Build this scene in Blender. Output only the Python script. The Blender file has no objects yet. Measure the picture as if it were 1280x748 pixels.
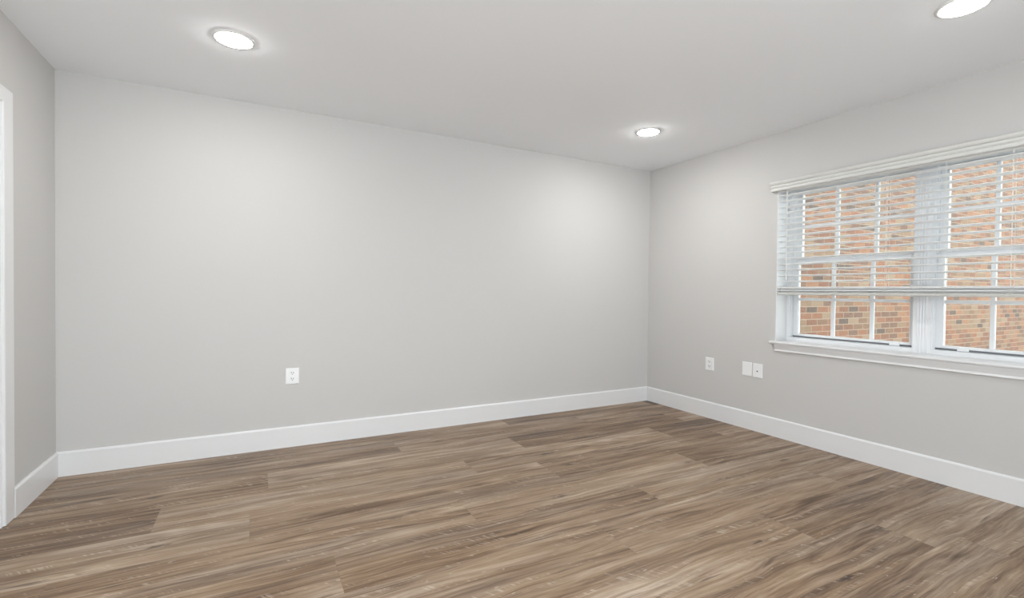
import bpy, bmesh, math, random
from mathutils import Vector, Matrix
random.seed(7)
sc = bpy.context.scene
PI = math.pi

# ------------------------------------------------------------------ camera
XR, YB, XL, HC = 3.698, 3.825, -1.054, 2.44        # right wall, back wall, left wall, ceiling
F_PX = 600.1155
r_ = Vector((0.8815, -0.4720, 0.0104)); u_ = Vector((-0.0023, 0.0176, 0.99984))
YAW, PITCH, ROLL = 0.4915986, -0.01453795, 0.01037012
fw = Vector((math.sin(YAW)*math.cos(PITCH), math.cos(YAW)*math.cos(PITCH), math.sin(PITCH)))
r0 = Vector((math.cos(YAW), -math.sin(YAW), 0)); u0 = r0.cross(fw)
r_ = r0*math.cos(ROLL) + u0*math.sin(ROLL); u_ = -r0*math.sin(ROLL) + u0*math.cos(ROLL)
cd = bpy.data.cameras.new('camera'); cam = bpy.data.objects.new('camera', cd)
sc.collection.objects.link(cam)
cd.sensor_fit = 'HORIZONTAL'; cd.sensor_width = 36.0; cd.lens = 36.0*F_PX/1280.0
cd.clip_start = 0.05
m = Matrix((r_, u_, -fw)).transposed().to_4x4(); m.translation = Vector((0, 0, 1.1420272))
cam.matrix_world = m
sc.camera = cam

# ------------------------------------------------------------------ world, sun, exposure
SKY, SUN, LAMP, EXPO = 3.75, 1.1, 122.0, 0.41
w = bpy.data.worlds.new('world'); sc.world = w; w.use_nodes = True
bgn = w.node_tree.nodes['Background']
bgn.inputs['Color'].default_value = (0.88, 0.95, 1.0, 1); bgn.inputs['Strength'].default_value = SKY
sd = bpy.data.lights.new('sun', 'SUN'); sd.energy = SUN; sd.angle = 0.02; sd.color = (1.0, 0.93, 0.84)
sun = bpy.data.objects.new('sun', sd); sc.collection.objects.link(sun)
sun.rotation_euler = Vector((0.15, 0.6, -1.0)).to_track_quat('-Z', 'Y').to_euler()
sc.view_settings.view_transform = 'Standard'; sc.view_settings.look = 'None'
sc.view_settings.exposure = EXPO; sc.view_settings.gamma = 1.0
sc.view_settings.use_curve_mapping = False

# ------------------------------------------------------------------ helpers
def link(o): sc.collection.objects.link(o)
def tag(o, label=None, cat=None, group=None, kind=None):
    if label: o['label'] = label
    if cat: o['category'] = cat
    if group: o['group'] = group
    if kind: o['kind'] = kind
    return o
def empty(name, loc, label, cat, group=None, kind=None):
    o = bpy.data.objects.new(name, None); link(o); o.location = loc; o.empty_display_size = 0.05
    return tag(o, label, cat, group, kind)
def base_of(o):
    v = Vector((0, 0, 0))
    while o: v += o.location; o = o.parent
    return v
def obj(name, bm, mat, parent=None, smooth=False, bevel=0.0, org=None):
    """mesh built in room coordinates, moved to its parent's base"""
    bmesh.ops.recalc_face_normals(bm, faces=bm.faces)
    b = base_of(parent) if parent else Vector(org or (0, 0, 0))
    bmesh.ops.translate(bm, verts=bm.verts, vec=-b)
    me = bpy.data.meshes.new(name); bm.to_mesh(me); bm.free()
    if smooth: me.shade_smooth()
    o = bpy.data.objects.new(name, me); link(o); me.materials.append(mat)
    if parent: o.parent = parent
    elif org: o.location = org
    if bevel:
        md = o.modifiers.new('edge', 'BEVEL'); md.width = bevel; md.segments = 2; md.limit_method = 'ANGLE'
        md.harden_normals = False
    return o
def B(): return bmesh.new()
def box(bm, x0, x1, y0, y1, z0, z1):
    vs = [bm.verts.new(c) for c in ((x0,y0,z0),(x1,y0,z0),(x1,y1,z0),(x0,y1,z0),(x0,y0,z1),(x1,y0,z1),(x1,y1,z1),(x0,y1,z1))]
    for f in ((0,3,2,1),(4,5,6,7),(0,1,5,4),(1,2,6,5),(2,3,7,6),(3,0,4,7)):
        bm.faces.new([vs[i] for i in f])
    return bm
def boxes(*bs):
    bm = B()
    for b in bs: box(bm, *b)
    return bm
def prism(bm, a, b, prof, out, up=Vector((0,0,1))):
    """sweep profile (o, z) along a->b; out = direction of o"""
    a = Vector(a); b = Vector(b); out = Vector(out)
    rings = [[bm.verts.new(q + out*o + up*z) for o, z in prof] for q in (a, b)]
    n = len(prof)
    for i in range(n):
        bm.faces.new((rings[0][i], rings[0][(i+1) % n], rings[1][(i+1) % n], rings[1][i]))
    bm.faces.new(rings[0][::-1]); bm.faces.new(rings[1])
    return bm
def tube(bm, pts, r, n=6):
    pts = [Vector(p) for p in pts]; rings = []
    for i, q in enumerate(pts):
        t = (pts[min(i+1, len(pts)-1)] - pts[max(i-1, 0)]).normalized()
        s = t.cross(Vector((0.31, 0.2, 0.93)) if abs(t.z) < .9 else Vector((1, 0, 0))).normalized(); v = t.cross(s)
        rings.append([bm.verts.new(q + (s*math.cos(2*PI*k/n) + v*math.sin(2*PI*k/n))*r) for k in range(n)])
    for a, b in zip(rings, rings[1:]):
        for k in range(n): bm.faces.new((a[k], a[(k+1) % n], b[(k+1) % n], b[k]))
    bm.faces.new(rings[0][::-1]); bm.faces.new(rings[-1])
    return bm
def lathe(bm, c, prof, n=64):
    """prof: (radius, z); about the vertical axis through c"""
    c = Vector(c); rings = []
    for r, z in prof:
        if r < 1e-6: rings.append([bm.verts.new(c + Vector((0, 0, z)))])
        else: rings.append([bm.verts.new(c + Vector((r*math.cos(2*PI*k/n), r*math.sin(2*PI*k/n), z))) for k in range(n)])
    for a, b in zip(rings, rings[1:]):
        for k in range(n):
            v = [a[k % len(a)], a[(k+1) % len(a)], b[(k+1) % len(b)], b[k % len(b)]]
            bm.faces.new(list(dict.fromkeys(v)))
    return bm

# ------------------------------------------------------------------ materials
def mat(name, color, rough=0.5, spec=0.5, bump=0.0, bscale=200.0, vary=0.0, metal=0.0):
    m = bpy.data.materials.new(name); m.use_nodes = True; nt = m.node_tree; p = nt.nodes['Principled BSDF']
    p.inputs['Roughness'].default_value = rough; p.inputs['Specular IOR Level'].default_value = spec
    p.inputs['Metallic'].default_value = metal
    tc = nt.nodes.new('ShaderNodeTexCoord')
    nz = nt.nodes.new('ShaderNodeTexNoise'); nz.inputs['Scale'].default_value = 1.3; nz.inputs['Detail'].default_value = 3
    nt.links.new(tc.outputs['Object'], nz.inputs['Vector'])
    mx = nt.nodes.new('ShaderNodeMix'); mx.data_type = 'RGBA'
    mx.inputs['A'].default_value = tuple(c*(1-vary) for c in color) + (1,)
    mx.inputs['B'].default_value = tuple(min(1, c*(1+vary)) for c in color) + (1,)
    nt.links.new(nz.outputs['Fac'], mx.inputs['Factor']); nt.links.new(mx.outputs['Result'], p.inputs['Base Color'])
    if bump:
        n2 = nt.nodes.new('ShaderNodeTexNoise'); n2.inputs['Scale'].default_value = bscale; n2.inputs['Detail'].default_value = 4
        nt.links.new(tc.outputs['Object'], n2.inputs['Vector'])
        bp = nt.nodes.new('ShaderNodeBump'); bp.inputs['Strength'].default_value = bump; bp.inputs['Distance'].default_value = 0.002
        nt.links.new(n2.outputs['Fac'], bp.inputs['Height']); nt.links.new(bp.outputs['Normal'], p.inputs['Normal'])
    return m
M_WALL = mat('wall_paint', (0.608, 0.598, 0.584), 0.85, 0.25, 0.12, 180, 0.012)
M_CEIL = mat('ceiling_paint', (0.90, 0.915, 0.935), 0.9, 0.2, 0.1, 160, 0.01)
M_TRIM = mat('trim_paint', (0.785, 0.788, 0.79), 0.35, 0.5, 0.0, 0, 0.01)
M_VINYL = mat('window_vinyl', (0.86, 0.875, 0.89), 0.35, 0.5, 0.0, 0, 0.01)
M_VALANCE = mat('blind_valance_dimmed', (0.74, 0.74, 0.715), 0.45, 0.4, 0.0, 0, 0.01)  # the blind's white, darkened to imitate dimmer light on the room side
M_RAIL = mat('blind_rail_dimmed', (0.62, 0.62, 0.585), 0.45, 0.4, 0.0, 0, 0.01)  # same white, darker still: shade put into the bottom rail's colour
M_BLIND = mat('blind_slat_white', (0.92, 0.925, 0.92), 0.4, 0.5, 0.0, 0, 0.01)
M_CORD = mat('blind_cord', (0.86, 0.86, 0.83), 0.8, 0.2)
M_PLATE = mat('plate_plastic', (0.88, 0.885, 0.885), 0.3, 0.5)
M_DARK = mat('dark_slot', (0.03, 0.03, 0.03), 0.6, 0.3)
M_GREY = mat('grey_gap_strip', (0.22, 0.23, 0.25), 0.7, 0.3)
M_RING = mat('downlight_ring', (0.85, 0.85, 0.84), 0.5, 0.4)
M_GROUND = mat('ground_concrete', (0.33, 0.31, 0.28), 0.9, 0.2, 0.5, 30, 0.12)

def glass_mat():
    m = bpy.data.materials.new('window_glass'); m.use_nodes = True; nt = m.node_tree; nt.nodes.clear()
    o = nt.nodes.new('ShaderNodeOutputMaterial'); mx = nt.nodes.new('ShaderNodeMixShader')
    t = nt.nodes.new('ShaderNodeBsdfTransparent'); t.inputs['Color'].default_value = (0.93, 0.95, 0.94, 1)
    g = nt.nodes.new('ShaderNodeBsdfGlossy'); g.inputs['Roughness'].default_value = 0.02
    f = nt.nodes.new('ShaderNodeFresnel'); f.inputs['IOR'].default_value = 1.45
    nt.links.new(f.outputs[0], mx.inputs[0]); nt.links.new(t.outputs[0], mx.inputs[1]); nt.links.new(g.outputs[0], mx.inputs[2])
    nt.links.new(mx.outputs[0], o.inputs[0]); return m
M_GLASS = glass_mat()
def lamp_mat(power):
    m = bpy.data.materials.new('downlight_lens'); m.use_nodes = True; p = m.node_tree.nodes['Principled BSDF']
    p.inputs['Base Color'].default_value = (0.9, 0.9, 0.9, 1)
    p.inputs['Emission Color'].default_value = (1.0, 0.985, 0.965, 1); p.inputs['Emission Strength'].default_value = LAMP*power
    return m

class N:
    """tiny node-graph builder"""
    def __init__(s, nt): s.nt = nt
    def val(s, sock, v):
        if isinstance(v, bpy.types.NodeSocket): s.nt.links.new(v, sock)
        else: sock.default_value = v
    def math(s, op, a, b=0.0, c=0.0):
        n = s.nt.nodes.new('ShaderNodeMath'); n.operation = op
        for i, v in enumerate((a, b, c)): s.val(n.inputs[i], v)
        return n.outputs[0]
    def xyz(s, x, y, z=0.0):
        n = s.nt.nodes.new('ShaderNodeCombineXYZ')
        for i, v in enumerate((x, y, z)): s.val(n.inputs[i], v)
        return n.outputs[0]
    def noise(s, vec, scale=1.0, detail=3.0, rough=0.5, dist=0.0):
        n = s.nt.nodes.new('ShaderNodeTexNoise'); s.nt.links.new(vec, n.inputs['Vector'])
        n.inputs['Scale'].default_value = scale; n.inputs['Detail'].default_value = detail
        n.inputs['Roughness'].default_value = rough; n.inputs['Distortion'].default_value = dist
        return n.outputs['Fac']
    def ramp(s, fac, stops, interp='LINEAR'):
        n = s.nt.nodes.new('ShaderNodeValToRGB'); n.color_ramp.interpolation = interp; e = n.color_ramp.elements
        while len(e) < len(stops): e.new(0.5)
        for k, (p, c) in enumerate(stops):
            e[k].position = p; e[k].color = (c if len(c) == 4 else tuple(c) + (1,))
        s.nt.links.new(fac, n.inputs[0]); return n.outputs[0]
    def rng(s, v, a, b, c=0.0, d=1.0):
        n = s.nt.nodes.new('ShaderNodeMapRange'); s.val(n.inputs[0], v)
        for i, q in enumerate((a, b, c, d)): n.inputs[i+1].default_value = q
        return n.outputs[0]
    def mix(s, f, a, b, mode='MIX'):
        n = s.nt.nodes.new('ShaderNodeMix'); n.data_type = 'RGBA'; n.blend_type = mode
        s.val(n.inputs['Factor'], f)
        for k, v in (('A', a), ('B', b)):
            s.val(n.inputs[k], v if isinstance(v, bpy.types.NodeSocket) else tuple(v) + (1,))
        return n.outputs['Result']

def floor_mat():
    m = bpy.data.materials.new('vinyl_oak_planks'); m.use_nodes = True; nt = m.node_tree; p = nt.nodes['Principled BSDF']; n = N(nt)
    uv = nt.nodes.new('ShaderNodeUVMap'); uv.uv_map = 'plank'
    sp = nt.nodes.new('ShaderNodeSeparateXYZ'); nt.links.new(uv.outputs[0], sp.inputs[0]); u, v = sp.outputs[0], sp.outputs[1]
    def attr(k):
        a = nt.nodes.new('ShaderNodeAttribute'); a.attribute_type = 'GEOMETRY'; a.attribute_name = k; return a.outputs['Fac']
    tone, seed, eu, ev = attr('tone'), attr('seed'), attr('plank_length'), attr('plank_width')
    so = n.math('MULTIPLY', seed, 37.0)
    warp = n.math('MULTIPLY', n.math('SUBTRACT', n.noise(n.xyz(n.math('MULTIPLY', u, 1.5), n.math('MULTIPLY', v, 5.0), so), 1, 2), 0.5), 0.09)
    vw = n.math('ADD', v, warp)
    def st(us, vs, k, det=4, ro=.6): return n.noise(n.xyz(n.math('MULTIPLY', u, us), n.math('MULTIPLY', vw, vs), n.math('ADD', so, k)), 1, det, ro)
    broad, streak, mid, fine = st(1.0, 8.0, 0, 3, .55), st(1.1, 30.0, 1, 5, .62), st(2.4, 95.0, 2, 4, .62), st(11.0, 330.0, 3, 3, .6)
    cat = n.noise(n.xyz(n.math('MULTIPLY', u, .9), n.math('MULTIPLY', v, 7.5), n.math('ADD', so, 7.0)), 1, 1.5, .4)
    ring = n.math('PINGPONG', n.math('MULTIPLY', cat, 22.0), 1.0)
    g = n.math('ADD', n.math('MULTIPLY', broad, .46), n.math('ADD', n.math('MULTIPLY', streak, .58), n.math('ADD', n.math('MULTIPLY', mid, .34), n.math('MULTIPLY', fine, .24))))
    g = n.math('ADD', n.math('ADD', n.math('MULTIPLY', n.math('SUBTRACT', g, .81), 1.12), .50), n.math('MULTIPLY', n.math('SUBTRACT', tone, .5), .42))
    rm = n.rng(n.noise(n.xyz(n.math('MULTIPLY', u, .7), n.math('MULTIPLY', v, 3.0), n.math('ADD', so, 15.0)), 1, 1), .50, .62)
    g = n.math('ADD', g, n.math('MULTIPLY', n.math('MULTIPLY', n.math('SUBTRACT', ring, .5), rm), .14))
    col = n.ramp(g, [(.25, (.048, .024, .011)), (.37, (.140, .080, .042)), (.49, (.245, .158, .092)), (.60, (.340, .238, .153)), (.75, (.49, .375, .268))])
    # greyer, weathered zones
    gz = n.rng(st(.9, 6.0, 5.0, 2), .46, .66)
    hs = nt.nodes.new('ShaderNodeHueSaturation'); hs.inputs['Saturation'].default_value = .74; hs.inputs['Value'].default_value = 1.05
    nt.links.new(col, hs.inputs['Color'])
    col = n.mix(n.math('MULTIPLY', gz, .6), col, hs.outputs[0])
    # saw marks across the grain, in patches
    sawn = n.noise(n.xyz(n.math('ADD', n.math('MULTIPLY', u, 85.0), n.math('MULTIPLY', vw, 70.0)), n.math('MULTIPLY', vw, 9.0), so), 1, 1, .5)
    patch = n.rng(st(2.2, 30.0, 11.0, 3), .55, .66)
    saw = n.math('MULTIPLY', n.rng(sawn, .54, .64), patch)
    col = n.mix(n.math('MULTIPLY', saw, .42), col, (.66, .57, .47))
    # dark cracks and knots
    ck = n.rng(st(2.6, 52.0, 23.0, 3, .5), .65, .72)
    col = n.mix(n.math('MULTIPLY', ck, .70), col, (.060, .036, .022))
    vo = nt.nodes.new('ShaderNodeTexVoronoi'); vo.inputs['Scale'].default_value = 1.0
    nt.links.new(n.xyz(n.math('MULTIPLY', u, 1.7), n.math('MULTIPLY', vw, 6.0), so), vo.inputs['Vector'])
    kd = n.math('ADD', vo.outputs['Distance'], n.math('MULTIPLY', n.math('SUBTRACT', st(22.0, 80.0, 31.0, 3), .5), .22))
    kn = n.math('MULTIPLY', n.rng(kd, .045, .105, 1.0, 0.0), n.rng(vo.outputs['Color'], .34, .38))
    col = n.mix(n.math('MULTIPLY', kn, .85), col, (.04, .024, .016))
    # light flecks
    fl = n.rng(n.noise(n.xyz(n.math('MULTIPLY', u, 22.0), n.math('MULTIPLY', v, 80.0), n.math('ADD', so, 41.0)), 1, 1), .75, .80)
    col = n.mix(n.math('MULTIPLY', fl, .4), col, (.74, .66, .57))
    # plank edges (bevel line)
    du = n.math('MINIMUM', u, n.math('SUBTRACT', eu, u)); dv = n.math('MINIMUM', v, n.math('SUBTRACT', ev, v))
    ed = n.rng(n.math('MINIMUM', du, dv), .0005, .0018, 1.0, 0.0)
    col = n.mix(n.math('MULTIPLY', ed, .25), col, (.09, .062, .045))
    nt.links.new(col, p.inputs['Base Color'])
    nt.links.new(n.rng(g, .3, .7, .44, .34), p.inputs['Roughness'])
    p.inputs['Specular IOR Level'].default_value = .5
    bp = nt.nodes.new('ShaderNodeBump'); bp.inputs['Strength'].default_value = .16; bp.inputs['Distance'].default_value = .002
    nt.links.new(n.math('ADD', n.math('SUBTRACT', fine, n.math('MULTIPLY', ed, .6)), n.math('MULTIPLY', streak, .6)), bp.inputs['Height'])
    nt.links.new(bp.outputs[0], p.inputs['Normal'])
    return m
def brick_mat():
    m = bpy.data.materials.new('red_brick'); m.use_nodes = True; nt = m.node_tree; p = nt.nodes['Principled BSDF']; n = N(nt)
    tc = nt.nodes.new('ShaderNodeTexCoord'); sp = nt.nodes.new('ShaderNodeSeparateXYZ'); nt.links.new(tc.outputs['Object'], sp.inputs[0])
    x, y, z = sp.outputs
    HB, LB, MO = .0677, .2032, .0095
    x = n.math('ADD', x, y)
    row = n.math('FLOOR', n.math('DIVIDE', z, HB)); zf = n.math('SUBTRACT', z, n.math('MULTIPLY', row, HB))
    off = n.math('MULTIPLY', n.math('MODULO', row, 2.0), LB/2)
    xs = n.math('ADD', x, off); c = n.math('FLOOR', n.math('DIVIDE', xs, LB)); xf = n.math('SUBTRACT', xs, n.math('MULTIPLY', c, LB))
    wn = nt.nodes.new('ShaderNodeTexWhiteNoise'); wn.noise_dimensions = '2D'; nt.links.new(n.xyz(c, row), wn.inputs['Vector'])
    col = n.ramp(wn.outputs['Value'], [(0, (.160, .066, .036)), (.2, (.205, .084, .043)), (.36, (.155, .084, .048)), (.5, (.235, .110, .056)), (.64, (.195, .122, .072)), (.76, (.125, .064, .042)), (.89, (.070, .048, .038)), (.94, (.225, .155, .100))], 'CONSTANT')
    sm = n.noise(tc.outputs['Object'], 38.0, 4, .6)
    col = n.mix(n.rng(sm, .3, .75, 0, .35), col, (.235, .170, .120))
    jo = n.math('MAXIMUM', n.math('LESS_THAN', zf, MO), n.math('LESS_THAN', xf, MO))
    col = n.mix(jo, col, (.280, .208, .152))
    nt.links.new(col, p.inputs['Base Color']); p.inputs['Roughness'].default_value = .9
    bp = nt.nodes.new('ShaderNodeBump'); bp.inputs['Strength'].default_value = .5; bp.inputs['Distance'].default_value = .006
    nt.links.new(n.math('SUBTRACT', 1.0, jo), bp.inputs['Height']); nt.links.new(bp.outputs[0], p.inputs['Normal'])
    return m
M_FLOOR, M_BRICK = floor_mat(), brick_mat()

# ------------------------------------------------------------------ room shell
Y0 = -1.2                                              # unseen rear end, left open so sky light fills the room
W0, W1, WZ0, WZ1, WD = 0.586, 2.404, 0.750, 2.020, 0.28   # window opening along the right wall
D0, D1, DZ = 2.266, 3.134, 2.018                       # door opening in the left wall

def build_floor():
    rows = {3.622: [(1.93, .50), (3.61, .36)], 3.330: [(.92, .42), (2.60, .50), (4.28, .44)], 3.038: [(.07, .48), (1.75, .60), (3.412, .30), (5.1, .56)],
            2.746: [(-.428, .30), (1.24, .60), (2.95, .52), (4.6, .30)], 2.454: [(-.020, .68), (1.67, .50), (3.35, .38), (5.0, .5)],
            2.162: [(-.70, .5), (.98, .54), (2.66, .62), (4.34, .40)], 1.870: [(.30, .52), (1.98, .50), (3.66, .55), (5.3, .4)],
            1.578: [(-.20, .5), (1.48, .56), (3.16, .60), (4.9, .5)], 1.286: [(.64, .5), (2.32, .60), (4.0, .40)],
            0.994: [(-.6, .5), (1.055, .5), (2.73, .44), (4.4, .62)]}
    bm = B(); lu = bm.loops.layers.uv.new('plank')
    la = {k: bm.faces.layers.float.new(k) for k in ('tone', 'seed', 'plank_length', 'plank_width')}
    k = 13; y = 3.622
    while y > Y0 - .3:
        spec = next((v for q, v in rows.items() if abs(q - y) < .01), None)
        if spec is None:
            o = random.uniform(-.9, .6); spec = [(o + 1.68*i, random.uniform(.42, .62)) for i in range(4)]
        xa = XL; spec = [s for s in spec if s[0] > XL]
        for xb, tone in spec:
            full0 = xb - 1.68; x0, x1 = max(xa, XL), min(xb, XR)
            if x1 - x0 < 1e-4: xa = xb; continue
            ya, yb = max(y, Y0), min(y + .292, YB)
            f = bm.faces.new([bm.verts.new(c) for c in ((x0, ya, 0), (x1, ya, 0), (x1, yb, 0), (x0, yb, 0))])
            for l in f.loops: l[lu].uv = (l.vert.co.x - (xa if xa > XL else xa - .4), l.vert.co.y - y)
            f[la['tone']] = tone; f[la['seed']] = (k * .6180339) % 1.0; k += 1
            f[la['plank_length']] = (x1 - xa) + (0 if xa > XL else .4) + (0 if xb < XR else .4); f[la['plank_width']] = .292
            xa = xb
        y -= .292
    # body of the slab below the planks
    box(bm, XL - .12, XR + WD, Y0, YB + .12, -.15, -.002)
    return bm
def shell(name, bm, m, label, cat):
    return tag(obj(name, bm, m), label, cat, None, 'structure')
bmf = build_floor()
me = bpy.data.meshes.new('floor'); bmf.to_mesh(me); bmf.free()
fo = bpy.data.objects.new('floor', me); link(fo); me.materials.append(M_FLOOR)
tag(fo, 'floor of weathered brown oak planks with dark knots', 'floor', None, 'structure')
shell('ceiling', boxes((XL - .12, XR + WD, Y0, YB + .12, HC, HC + .15)), M_CEIL, 'smooth white painted ceiling with round downlights', 'ceiling')
shell('wall_back', boxes((XL - .12, XR + WD, YB, YB + .12, -.002, HC)), M_WALL, 'long plain light grey wall with one outlet low down', 'wall')
shell('wall_left', boxes((XL - .12, XL, D1, YB, 0, HC), (XL - .12, XL, D0, D1, DZ, HC), (XL - .12, XL, Y0, D0, 0, HC)), M_WALL,
      'narrow light grey wall beside the white door casing', 'wall')
shell('wall_right', boxes((XR, XR + WD, W1, YB, 0, HC), (XR, XR + WD, Y0, W0, 0, HC), (XR, XR + WD, W0, W1, 0, WZ0), (XR, XR + WD, W0, W1, WZ1, HC)), M_WALL,
      'light grey wall holding the window with the white blind', 'wall')
shell('wall_front_sky_block', boxes((2.0, XR, Y0 - .12, Y0, 0, HC)), M_WALL, 'unseen light grey wall added behind the camera to block sky light', 'wall')  # unseen, added to keep rear sky light off the right side
BH, BT = 0.149, 0.014
bp_ = [(0, 0), (BT, 0), (BT, BH - .010), (BT - .007, BH), (0, BH)]
shell('baseboard_back', prism(B(), (XL, YB, 0), (XR, YB, 0), bp_, (0, -1, 0)), M_TRIM, 'tall white baseboard along the long grey wall', 'baseboard')
shell('baseboard_right', prism(B(), (XR, Y0, 0), (XR, YB - BT, 0), bp_, (-1, 0, 0)), M_TRIM, 'tall white baseboard under the window', 'baseboard')
shell('baseboard_left', prism(B(), (XL, 3.2305, 0), (XL, YB - BT, 0), bp_, (1, 0, 0)), M_TRIM, 'short white baseboard between the door casing and the corner', 'baseboard')

# ------------------------------------------------------------------ door at the left edge
door = empty('door_1', (XL, (D0 + D1)/2, 0), 'white cased doorway cut off by the edge of the photo', 'door', None, 'structure')
CW, CH = .102, .074                                   # casing widths: sides, head
cas = B()
cp = [(0, 0), (.009, 0), (.012, .004), (.012, .97), (.009, 1), (0, 1)]     # (out of the wall, share of the width from the opening outwards)
cp = [(o, q if q in (0, 1) else (.04 if q < .5 else q)) for o, q in cp]
def casing_leg(y0, sgn):
    return [[cas.verts.new((XL + o, y0 + sgn*q*CW, .004 if z < .5 else DZ - .006 + q*CH)) for o, q in cp] for z in (0, 1)]
a = casing_leg(D1 - .006, 1); b = casing_leg(D0 + .006, -1)
chain = [a[0], a[1], b[1], b[0]]
for p_, q_ in zip(chain, chain[1:]):
    for i in range(len(cp)):
        j = (i + 1) % len(cp); cas.faces.new((p_[i], p_[j], q_[j], q_[i]))
cas.faces.new(a[0]); cas.faces.new(b[0])
obj('door_casing', cas, M_TRIM, door)
JT = .020
obj('door_jamb', boxes((XL - .12, XL, D1 - JT, D1, 0, DZ), (XL - .12, XL, D0, D0 + JT, 0, DZ), (XL - .12, XL, D0 + JT, D1 - JT, DZ - JT, DZ),
    (XL - .075, XL - .042, D1 - JT - .012, D1 - JT, 0, DZ - JT), (XL - .075, XL - .042, D0 + JT, D0 + JT + .012, 0, DZ - JT), (XL - .075, XL - .042, D0 + JT + .012, D1 - JT - .012, DZ - JT - .012, DZ - JT)), M_TRIM, door, bevel=.0012)
pb = B()
box(pb, XL - .040, XL - .005, D0 + JT + .003, D1 - JT - .003, .008, DZ - JT - .003)
obj('door_slab', pb, M_TRIM, door, bevel=.002)

# ------------------------------------------------------------------ window trim
FD = XR + .135                                          # plane of the window frames
shell('trim_1', boxes((XR, FD, W1 - .003, W1, .770, WZ1), (XR, FD, W0, W0 + .003, .770, WZ1), (XR, FD, W0, W1, WZ1 - .003, WZ1)), M_TRIM,
      'white lining of the window opening beside the blind', 'window lining')
st = B()
sp_ = [(-.135, .750), (.0, .750), (.030, .750), (.036, .753), (.038, .760), (.036, .767), (.030, .770), (-.135, .770)]
prism(st, (XR, W0, 0), (XR, W1, 0), sp_, (-1, 0, 0))
hp = [(.0, .750), (.030, .750), (.036, .753), (.038, .760), (.036, .767), (.030, .770), (.0, .770)]
prism(st, (XR, W1, 0), (XR, W1 + .032, 0), hp, (-1, 0, 0)); prism(st, (XR, W0 - .032, 0), (XR, W0, 0), hp, (-1, 0, 0))
shell('trim_2', st, M_TRIM, 'glossy white window sill with rounded front edge', 'window sill')
ap = B()
prism(ap, (XR, W0 + .004, 0), (XR, W1 - .004, 0), [(0, .690), (.012, .690), (.015, .694), (.013, .700), (.012, .706), (.016, .720), (.022, .738), (.024, .7495), (0, .7495)], (-1, 0, 0))
shell('trim_3', ap, M_TRIM, 'white moulded apron below the window sill', 'window apron')

# ------------------------------------------------------------------ windows: two double-hung units and the post between them
MY0, MY1 = 1.466, 1.526
SZ0, SZ1 = .800, WZ1
mu = boxes((FD, FD + .14, MY0, MY1, .770, WZ1))
for k in range(4):
    yy = MY0 + .007 + k*.0155
    prism(mu, (FD, yy, .775), (FD, yy, WZ1), [(0, -.0035), (.004, -.0025), (.005, 0), (.004, .0025), (0, .0035)], (-1, 0, 0), Vector((0, 1, 0)))
shell('trim_4', mu, M_VINYL, 'white fluted post between the two window units', 'window post')

def sash(name, parent, y0, y1, z0, z1, x0, stile_l, stile_r, rail_b, rail_t, munt):
    """x0 = room face; thickness .03; returns sash with glass and muntins as its children"""
    x1 = x0 + .032; gx = x0 + .016
    s = obj(name, boxes((x0, x1, y0, y0 + stile_r, z0, z1), (x0, x1, y1 - stile_l, y1, z0, z1), (x0, x1, y0 + stile_r, y1 - stile_l, z0, z0 + rail_b),
                        (x0, x1, y0 + stile_r, y1 - stile_l, z1 - rail_t, z1)), M_VINYL, parent, bevel=.002)
    ga, gb, gc, gd = y0 + stile_r, y1 - stile_l, z0 + rail_b, z1 - rail_t
    obj('glass_pane', boxes((gx - .002, gx + .002, ga, gb, gc, gd)), M_GLASS, s)
    w = .011; bs = []
    for yy in munt: bs.append((gx - .011, gx - .0025, yy - w, yy + w, gc, gd)); bs.append((gx + .0025, gx + .011, yy - w, yy + w, gc, gd))
    zm = (gc + gd)/2
    obj('muntin_grid', boxes(*bs, *[(gx + a_, gx + b_, ga, gb, zm - w, zm + w) for a_, b_ in ((-.0108, -.0025), (.0025, .0108))]), M_VINYL, s, bevel=.0015)
    return s
def window(name, ya, yb, label, munt, tab):
    w = empty(name, (FD, (ya + yb)/2, .77), label, 'window', None, 'structure')
    fr = boxes((FD, FD + .14, yb - .019, yb, .770, SZ1), (FD, FD + .14, ya, ya + .019, .770, SZ1),
               (FD, FD + .14, ya + .019, yb - .019, .770, .799), (FD, FD + .14, ya + .019, yb - .019, SZ1 - .03, SZ1))
    for xx in (.006, .022, .040, .088, .118):           # ridges of the jamb tracks
        for yy, sg in ((yb - .019, -1), (ya + .019, 1)):
            y0, y1 = sorted((yy, yy + sg*.006)); box(fr, FD + xx, FD + xx + .006, y0, y1, .799, SZ1 - .03)
    obj('window_frame', fr, M_VINYL, w, bevel=.0012)
    o0, o1 = ya + .0205, yb - .0205
    lo = sash('lower_sash', w, o0, o1, .8115, 1.418, FD + .052, .042, .038, .0165, .030, munt)
    sash('upper_sash', w, o0, o1, 1.400, SZ1 - .032, FD + .092, .042, .038, .038, .03, munt)
    obj('gap_strip', boxes((FD + .060, FD + .080, o0, o1, .7995, .8110)), M_GREY, lo)  # grey strip filling the gap under the lower sash
    obj('sash_clip', boxes((FD + .046, FD + .0515, tab[0], tab[1], .800, .822)), M_VINYL, lo, bevel=.002)
    lk = boxes((FD + .054, FD + .080, (ya + yb)/2 - .03, (ya + yb)/2 + .03, 1.4185, 1.427), (FD + .050, FD + .062, (ya + yb)/2 - .008, (ya + yb)/2 + .022, 1.4275, 1.434))
    obj('sash_lock', lk, M_VINYL, lo, bevel=.002)
    obj('tilt_latch', boxes((FD + .058, FD + .076, o1 - .07, o1 - .03, 1.4185, 1.424), (FD + .058, FD + .076, o0 + .03, o0 + .07, 1.4185, 1.424)), M_VINYL, lo, bevel=.0015)
    return w
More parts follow.
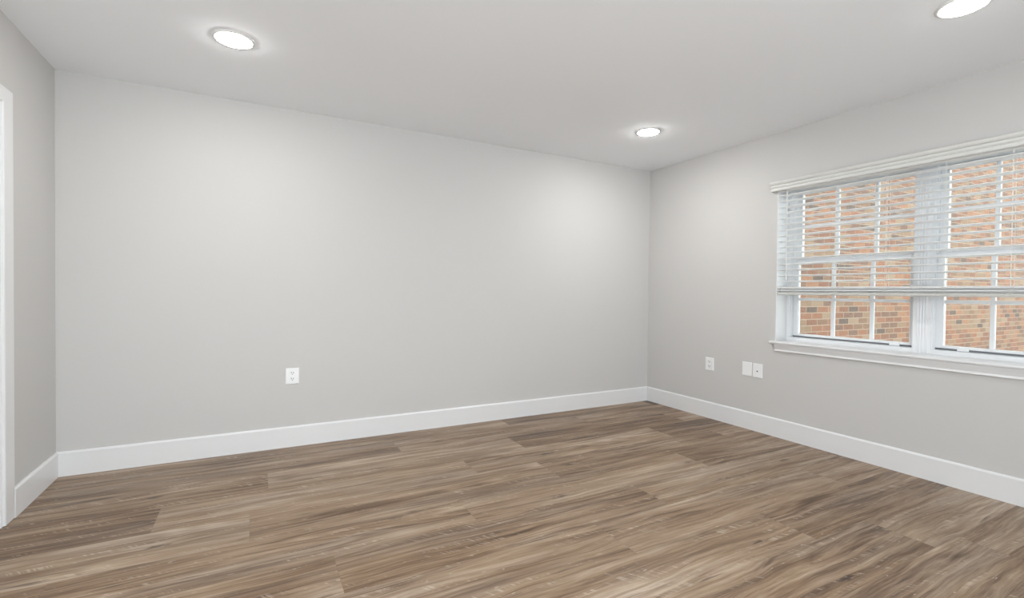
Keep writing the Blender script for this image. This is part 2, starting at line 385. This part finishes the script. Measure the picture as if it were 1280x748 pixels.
window('window_1', MY1, W1 - .003, 'white double-hung window unit next to the plain wall, left of the fluted post', (2.077, 1.813), (1.636, 1.697))
window('window_2', W0 + .003, MY0, 'white double-hung window unit right of the fluted post, cut by the photo edge', (1.174, .910), (1.274, 1.331))

# ------------------------------------------------------------------ venetian blind
BL = empty('venetian_blind', (XR + .03, (W0 + W1)/2, WZ1), 'wide white horizontal-slat blind, half raised over the brick view', 'blind')
va = B()
vp = [(0, 1.967), (.024, 1.967), (.030, 1.970), (.032, 1.977), (.030, 1.984), (.024, 1.987), (.022, 1.990), (.024, 1.993), (.032, 1.997), (.035, 2.004), (.032, 2.011), (.024, 2.014),
      (.024, 2.017), (.034, 2.020), (.040, 2.028), (.043, 2.038), (.038, 2.043), (0, 2.043)]
vp = [(.015 if o == 0 else o + .004, z) for o, z in vp]
prism(va, (XR, W0 - .039, 0), (XR, W1 + .039, 0), vp, (-1, 0, 0))
for y0, y1 in ((W1 + .027, W1 + .039), (W0 - .039, W0 - .027)): box(va, XR - .02, XR - .001, y0, y1, 1.967, 2.043)
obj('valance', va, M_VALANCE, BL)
obj('headrail', boxes((XR + .005, XR + .058, W0 + .006, W1 - .006, 1.962, 2.012)), M_BLIND, BL, bevel=.002)
def slat(bm, z, tilt, y0, y1, wd=.050, th=.0036, xc=XR + .032, crw=.003):
    """tilt > 0: room edge up, outer edge down"""
    pts = []
    for k in range(7):
        t = -1 + k/3; crown = crw*(1 - t*t)
        pts.append((t*wd/2, crown))
    prof = [(a_, c_ + th/2) for a_, c_ in pts] + [(a_, c_ - th/2) for a_, c_ in pts[::-1]]
    c, s = math.cos(tilt), math.sin(tilt)
    rings = [[bm.verts.new((xc + a_*c + b_*s, y, z - a_*s + b_*c)) for a_, b_ in prof] for y in (y0, y1)]
    n = len(prof)
    for i in range(n): bm.faces.new((rings[0][i], rings[0][(i+1) % n], rings[1][(i+1) % n], rings[1][i]))
    bm.faces.new(rings[0][::-1]); bm.faces.new(rings[1])
TILT = math.radians(8)
SY0, SY1 = W0 + .008, W1 - .008
sl = B(); zs = [1.2478 + .0455*k for k in range(16)]
for z in zs: slat(sl, z, TILT + random.uniform(-.02, .02), SY0, SY1)
obj('slats', sl, M_BLIND, BL)
gs = B()
for k in range(14):                                    # slats lying on one another, some pushed further in
    inn = (.040, .041, .040, .041, .002, .003, .040, .041, .040, .039, .003, .002, .003, .0)[k]
    slat(gs, 1.1635 + .0031*k, .0, SY0, SY1, .050, .0028, XR + .032 + inn, .0005)
obj('gathered_slats', gs, M_BLIND, BL)
br = B()
prism(br, (XR + .032, SY0, 0), (XR + .032, SY1, 0), [(-.025, 1.144), (-.022, 1.141), (.022, 1.141), (.025, 1.144), (.026, 1.151), (.025, 1.158), (.020, 1.161), (-.020, 1.161), (-.025, 1.158)], (-1, 0, 0))
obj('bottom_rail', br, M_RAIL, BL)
for y in (2.275, 1.969, 1.653, 1.344, 1.048, .741):
    lc = B()
    for xx in (XR + .0055, XR + .0585):
        tube(lc, [(xx, y + random.uniform(-.001, .001), z) for z in (1.962, 1.7, 1.45, 1.22, 1.165)], .0009, 5)
    tube(lc, [(XR + .032, y + .004, z) for z in (1.962, 1.6, 1.2)], .0010, 5)
    for z in zs:
        tube(lc, [(XR + .0055, y, z + .002), (XR + .032, y, z - .005), (XR + .0585, y, z - .009)], .0006, 4)
    lad = obj('ladder_cord', lc, M_CORD, BL)
    kn = B()
    for k in range(6):                                  # slack cord hanging in loops over the gathered slats
        z0 = 1.206 - k*.0085; wv = random.uniform(.012, .028)*(1 if k % 2 else -1); dz = random.uniform(.008, .02)
        tube(kn, [(XR + .0045, y, z0), (XR + .001, y + wv*.6, z0 - dz*.2), (XR - .001, y + wv, z0 - dz*.55), (XR + .001, y + wv*.7, z0 - dz*.9), (XR + .0045, y, z0 - dz)], .0010, 5)
    obj('cord_loops', kn, M_CORD, lad)
wd_ = B(); tube(wd_, [(XR - .004, 2.325, 1.972), (XR - .004, 2.323, 1.6), (XR - .004, 2.320, 1.268)], .0032, 8)
tube(wd_, [(XR - .004, 2.320, 1.290), (XR - .004, 2.320, 1.262)], .0045, 8)
obj('tilt_wand', wd_, M_CORD, BL)

# ------------------------------------------------------------------ wall plates
def frame_on(wall):
    """maps plate coordinates (a = sideways, b = up, o = out of the wall) to the room"""
    if wall == 'back': return lambda c, a, b, o: (c[0] + a, YB - o, c[1] + b)
    return lambda c, a, b, o: (XR - o, c[0] - a, c[1] + b)
def pbox(bm, fn, c, a0, a1, b0, b1, o0, o1, taper=0.0):
    vs = []
    for o, t in ((o0, 0), (o1, taper)):
        for a_, b_ in ((a0 + t, b0 + t), (a1 - t, b0 + t), (a1 - t, b1 - t), (a0 + t, b1 - t)): vs.append(bm.verts.new(fn(c, a_, b_, o)))
    for f in ((0,1,2,3),(4,5,6,7),(0,1,5,4),(1,2,6,5),(2,3,7,6),(3,0,4,7)): bm.faces.new([vs[i] for i in f])
def pdisc(bm, fn, c, a, b, r, o0, o1, n=14):
    v0 = [bm.verts.new(fn(c, a + r*math.cos(2*PI*k/n), b + r*math.sin(2*PI*k/n), o0)) for k in range(n)]
    v1 = [bm.verts.new(fn(c, a + r*.9*math.cos(2*PI*k/n), b + r*.9*math.sin(2*PI*k/n), o1)) for k in range(n)]
    for k in range(n): bm.faces.new((v0[k], v0[(k+1) % n], v1[(k+1) % n], v1[k]))
    bm.faces.new(v0); bm.faces.new(v1)
def plate(name, wall, c, label, cat, kind, pw=.092, ph=.118):
    fn = frame_on(wall)
    e = empty(name, fn(c, 0, 0, 0), label, cat, 'white wall plates')
    pl = B(); pbox(pl, fn, c, -pw/2, pw/2, -ph/2, ph/2, .0002, .0065, .003); obj('cover_plate', pl, M_PLATE, e, bevel=.0012)
    if kind == 'outlet':
        rc = B(); pbox(rc, fn, c, -.0205, .0205, -.040, .040, .0065, .0082, .001); rcp = obj('receptacle', rc, M_PLATE, e, bevel=.0006)
        for s in (-1, 1):
            b0 = s*.021
            q = B(); pbox(q, fn, c, -.0092, -.0054, b0 - .001, b0 + .010, .0078, .0084); obj('socket_slot', q, M_DARK, rcp)
            q = B(); pbox(q, fn, c, .0054, .0092, b0 - .001, b0 + .008, .0078, .0084); obj('socket_slot', q, M_DARK, rcp)
            q = B(); pdisc(q, fn, c, 0, b0 - .0075, .0034, .0078, .0084); obj('ground_hole', q, M_DARK, rcp)
        for a0 in (-.012, .001):
            q = B(); pbox(q, fn, c, a0, a0 + .011, -.0045, .0045, .0080, .0092, .0004); obj('button', q, M_PLATE, rcp)
    if kind == 'jack':
        jk = B(); pdisc(jk, fn, c, 0, -.004, .0105, .0064, .0090); j = obj('jack', jk, M_PLATE, e)
        j2 = B(); pdisc(j2, fn, c, 0, -.004, .0055, .0089, .0120); obj('socket', j2, M_DARK, j)
    for s in (-1, 1):
        sc_ = B(); pdisc(sc_, fn, c, 0, s*(.048 if kind != 'blank' else .042), .0036, .0060, .0075, 10)
        obj('screw', sc_, M_PLATE if kind != 'blank' else M_RING, e)
    return e
plate('wall_outlet', 'back', (.241, .514), 'white outlet plate with dark slots, alone on the long grey wall', 'outlet', 'outlet')
plate('wall_outlet', 'right', (3.030, .498), 'small white outlet plate on the window wall nearest the room corner', 'outlet', 'outlet')
plate('blank_plate', 'right', (2.649, .509), 'plain white blank plate with two screws, touching the jack plate', 'wall plate', 'blank', .090)
plate('jack_plate', 'right', (2.5505, .507), 'white cable plate with a dark round jack, under the window corner', 'wall plate', 'jack', .088)

# ------------------------------------------------------------------ recessed downlights
def downlight(x, y, power, label):
    e = empty('recessed_downlight', (x, y, HC), label, 'ceiling light', 'recessed downlights')
    rg = B(); lathe(rg, (x, y, HC), [(.098, -.0005), (.097, -.004), (.088, -.0065), (.080, -.0055), (.079, -.0005)]); obj('trim_ring', rg, M_RING, e, smooth=True)
    ln = B(); lathe(ln, (x, y, HC), [(.0795, -.005), (.072, -.0105), (.055, -.0145), (.030, -.0165), (0, -.017)]); obj('lens', ln, lamp_mat(power), e, smooth=True)
downlight(-.10, 2.905, .92, 'lit round downlight near the door casing wall')
downlight(2.78, 2.905, 1.3, 'small lit round downlight near the corner beside the window wall')
downlight(-.10, .96, 1.0, 'lit round downlight above the doorway end of the room, out of the photo')
downlight(2.78, .96, .30, 'lit round downlight above the blind, cut off by the top photo edge')

# ------------------------------------------------------------------ outside
bw = B(); box(bw, XR + WD + .02, 16.0, 3.0, 3.3, -.2, 6.5)
tag(obj('brick_wall', bw, M_BRICK), 'red and tan brick wall of the building outside the window', 'brick wall', None, 'structure')
gr = B(); box(gr, XR + WD + .0, 30.0, -14.0, 3.0, -.3, .12)
tag(obj('ground', gr, M_GROUND), 'pale concrete ground outside at the foot of the brick wall', 'ground', None, 'structure')
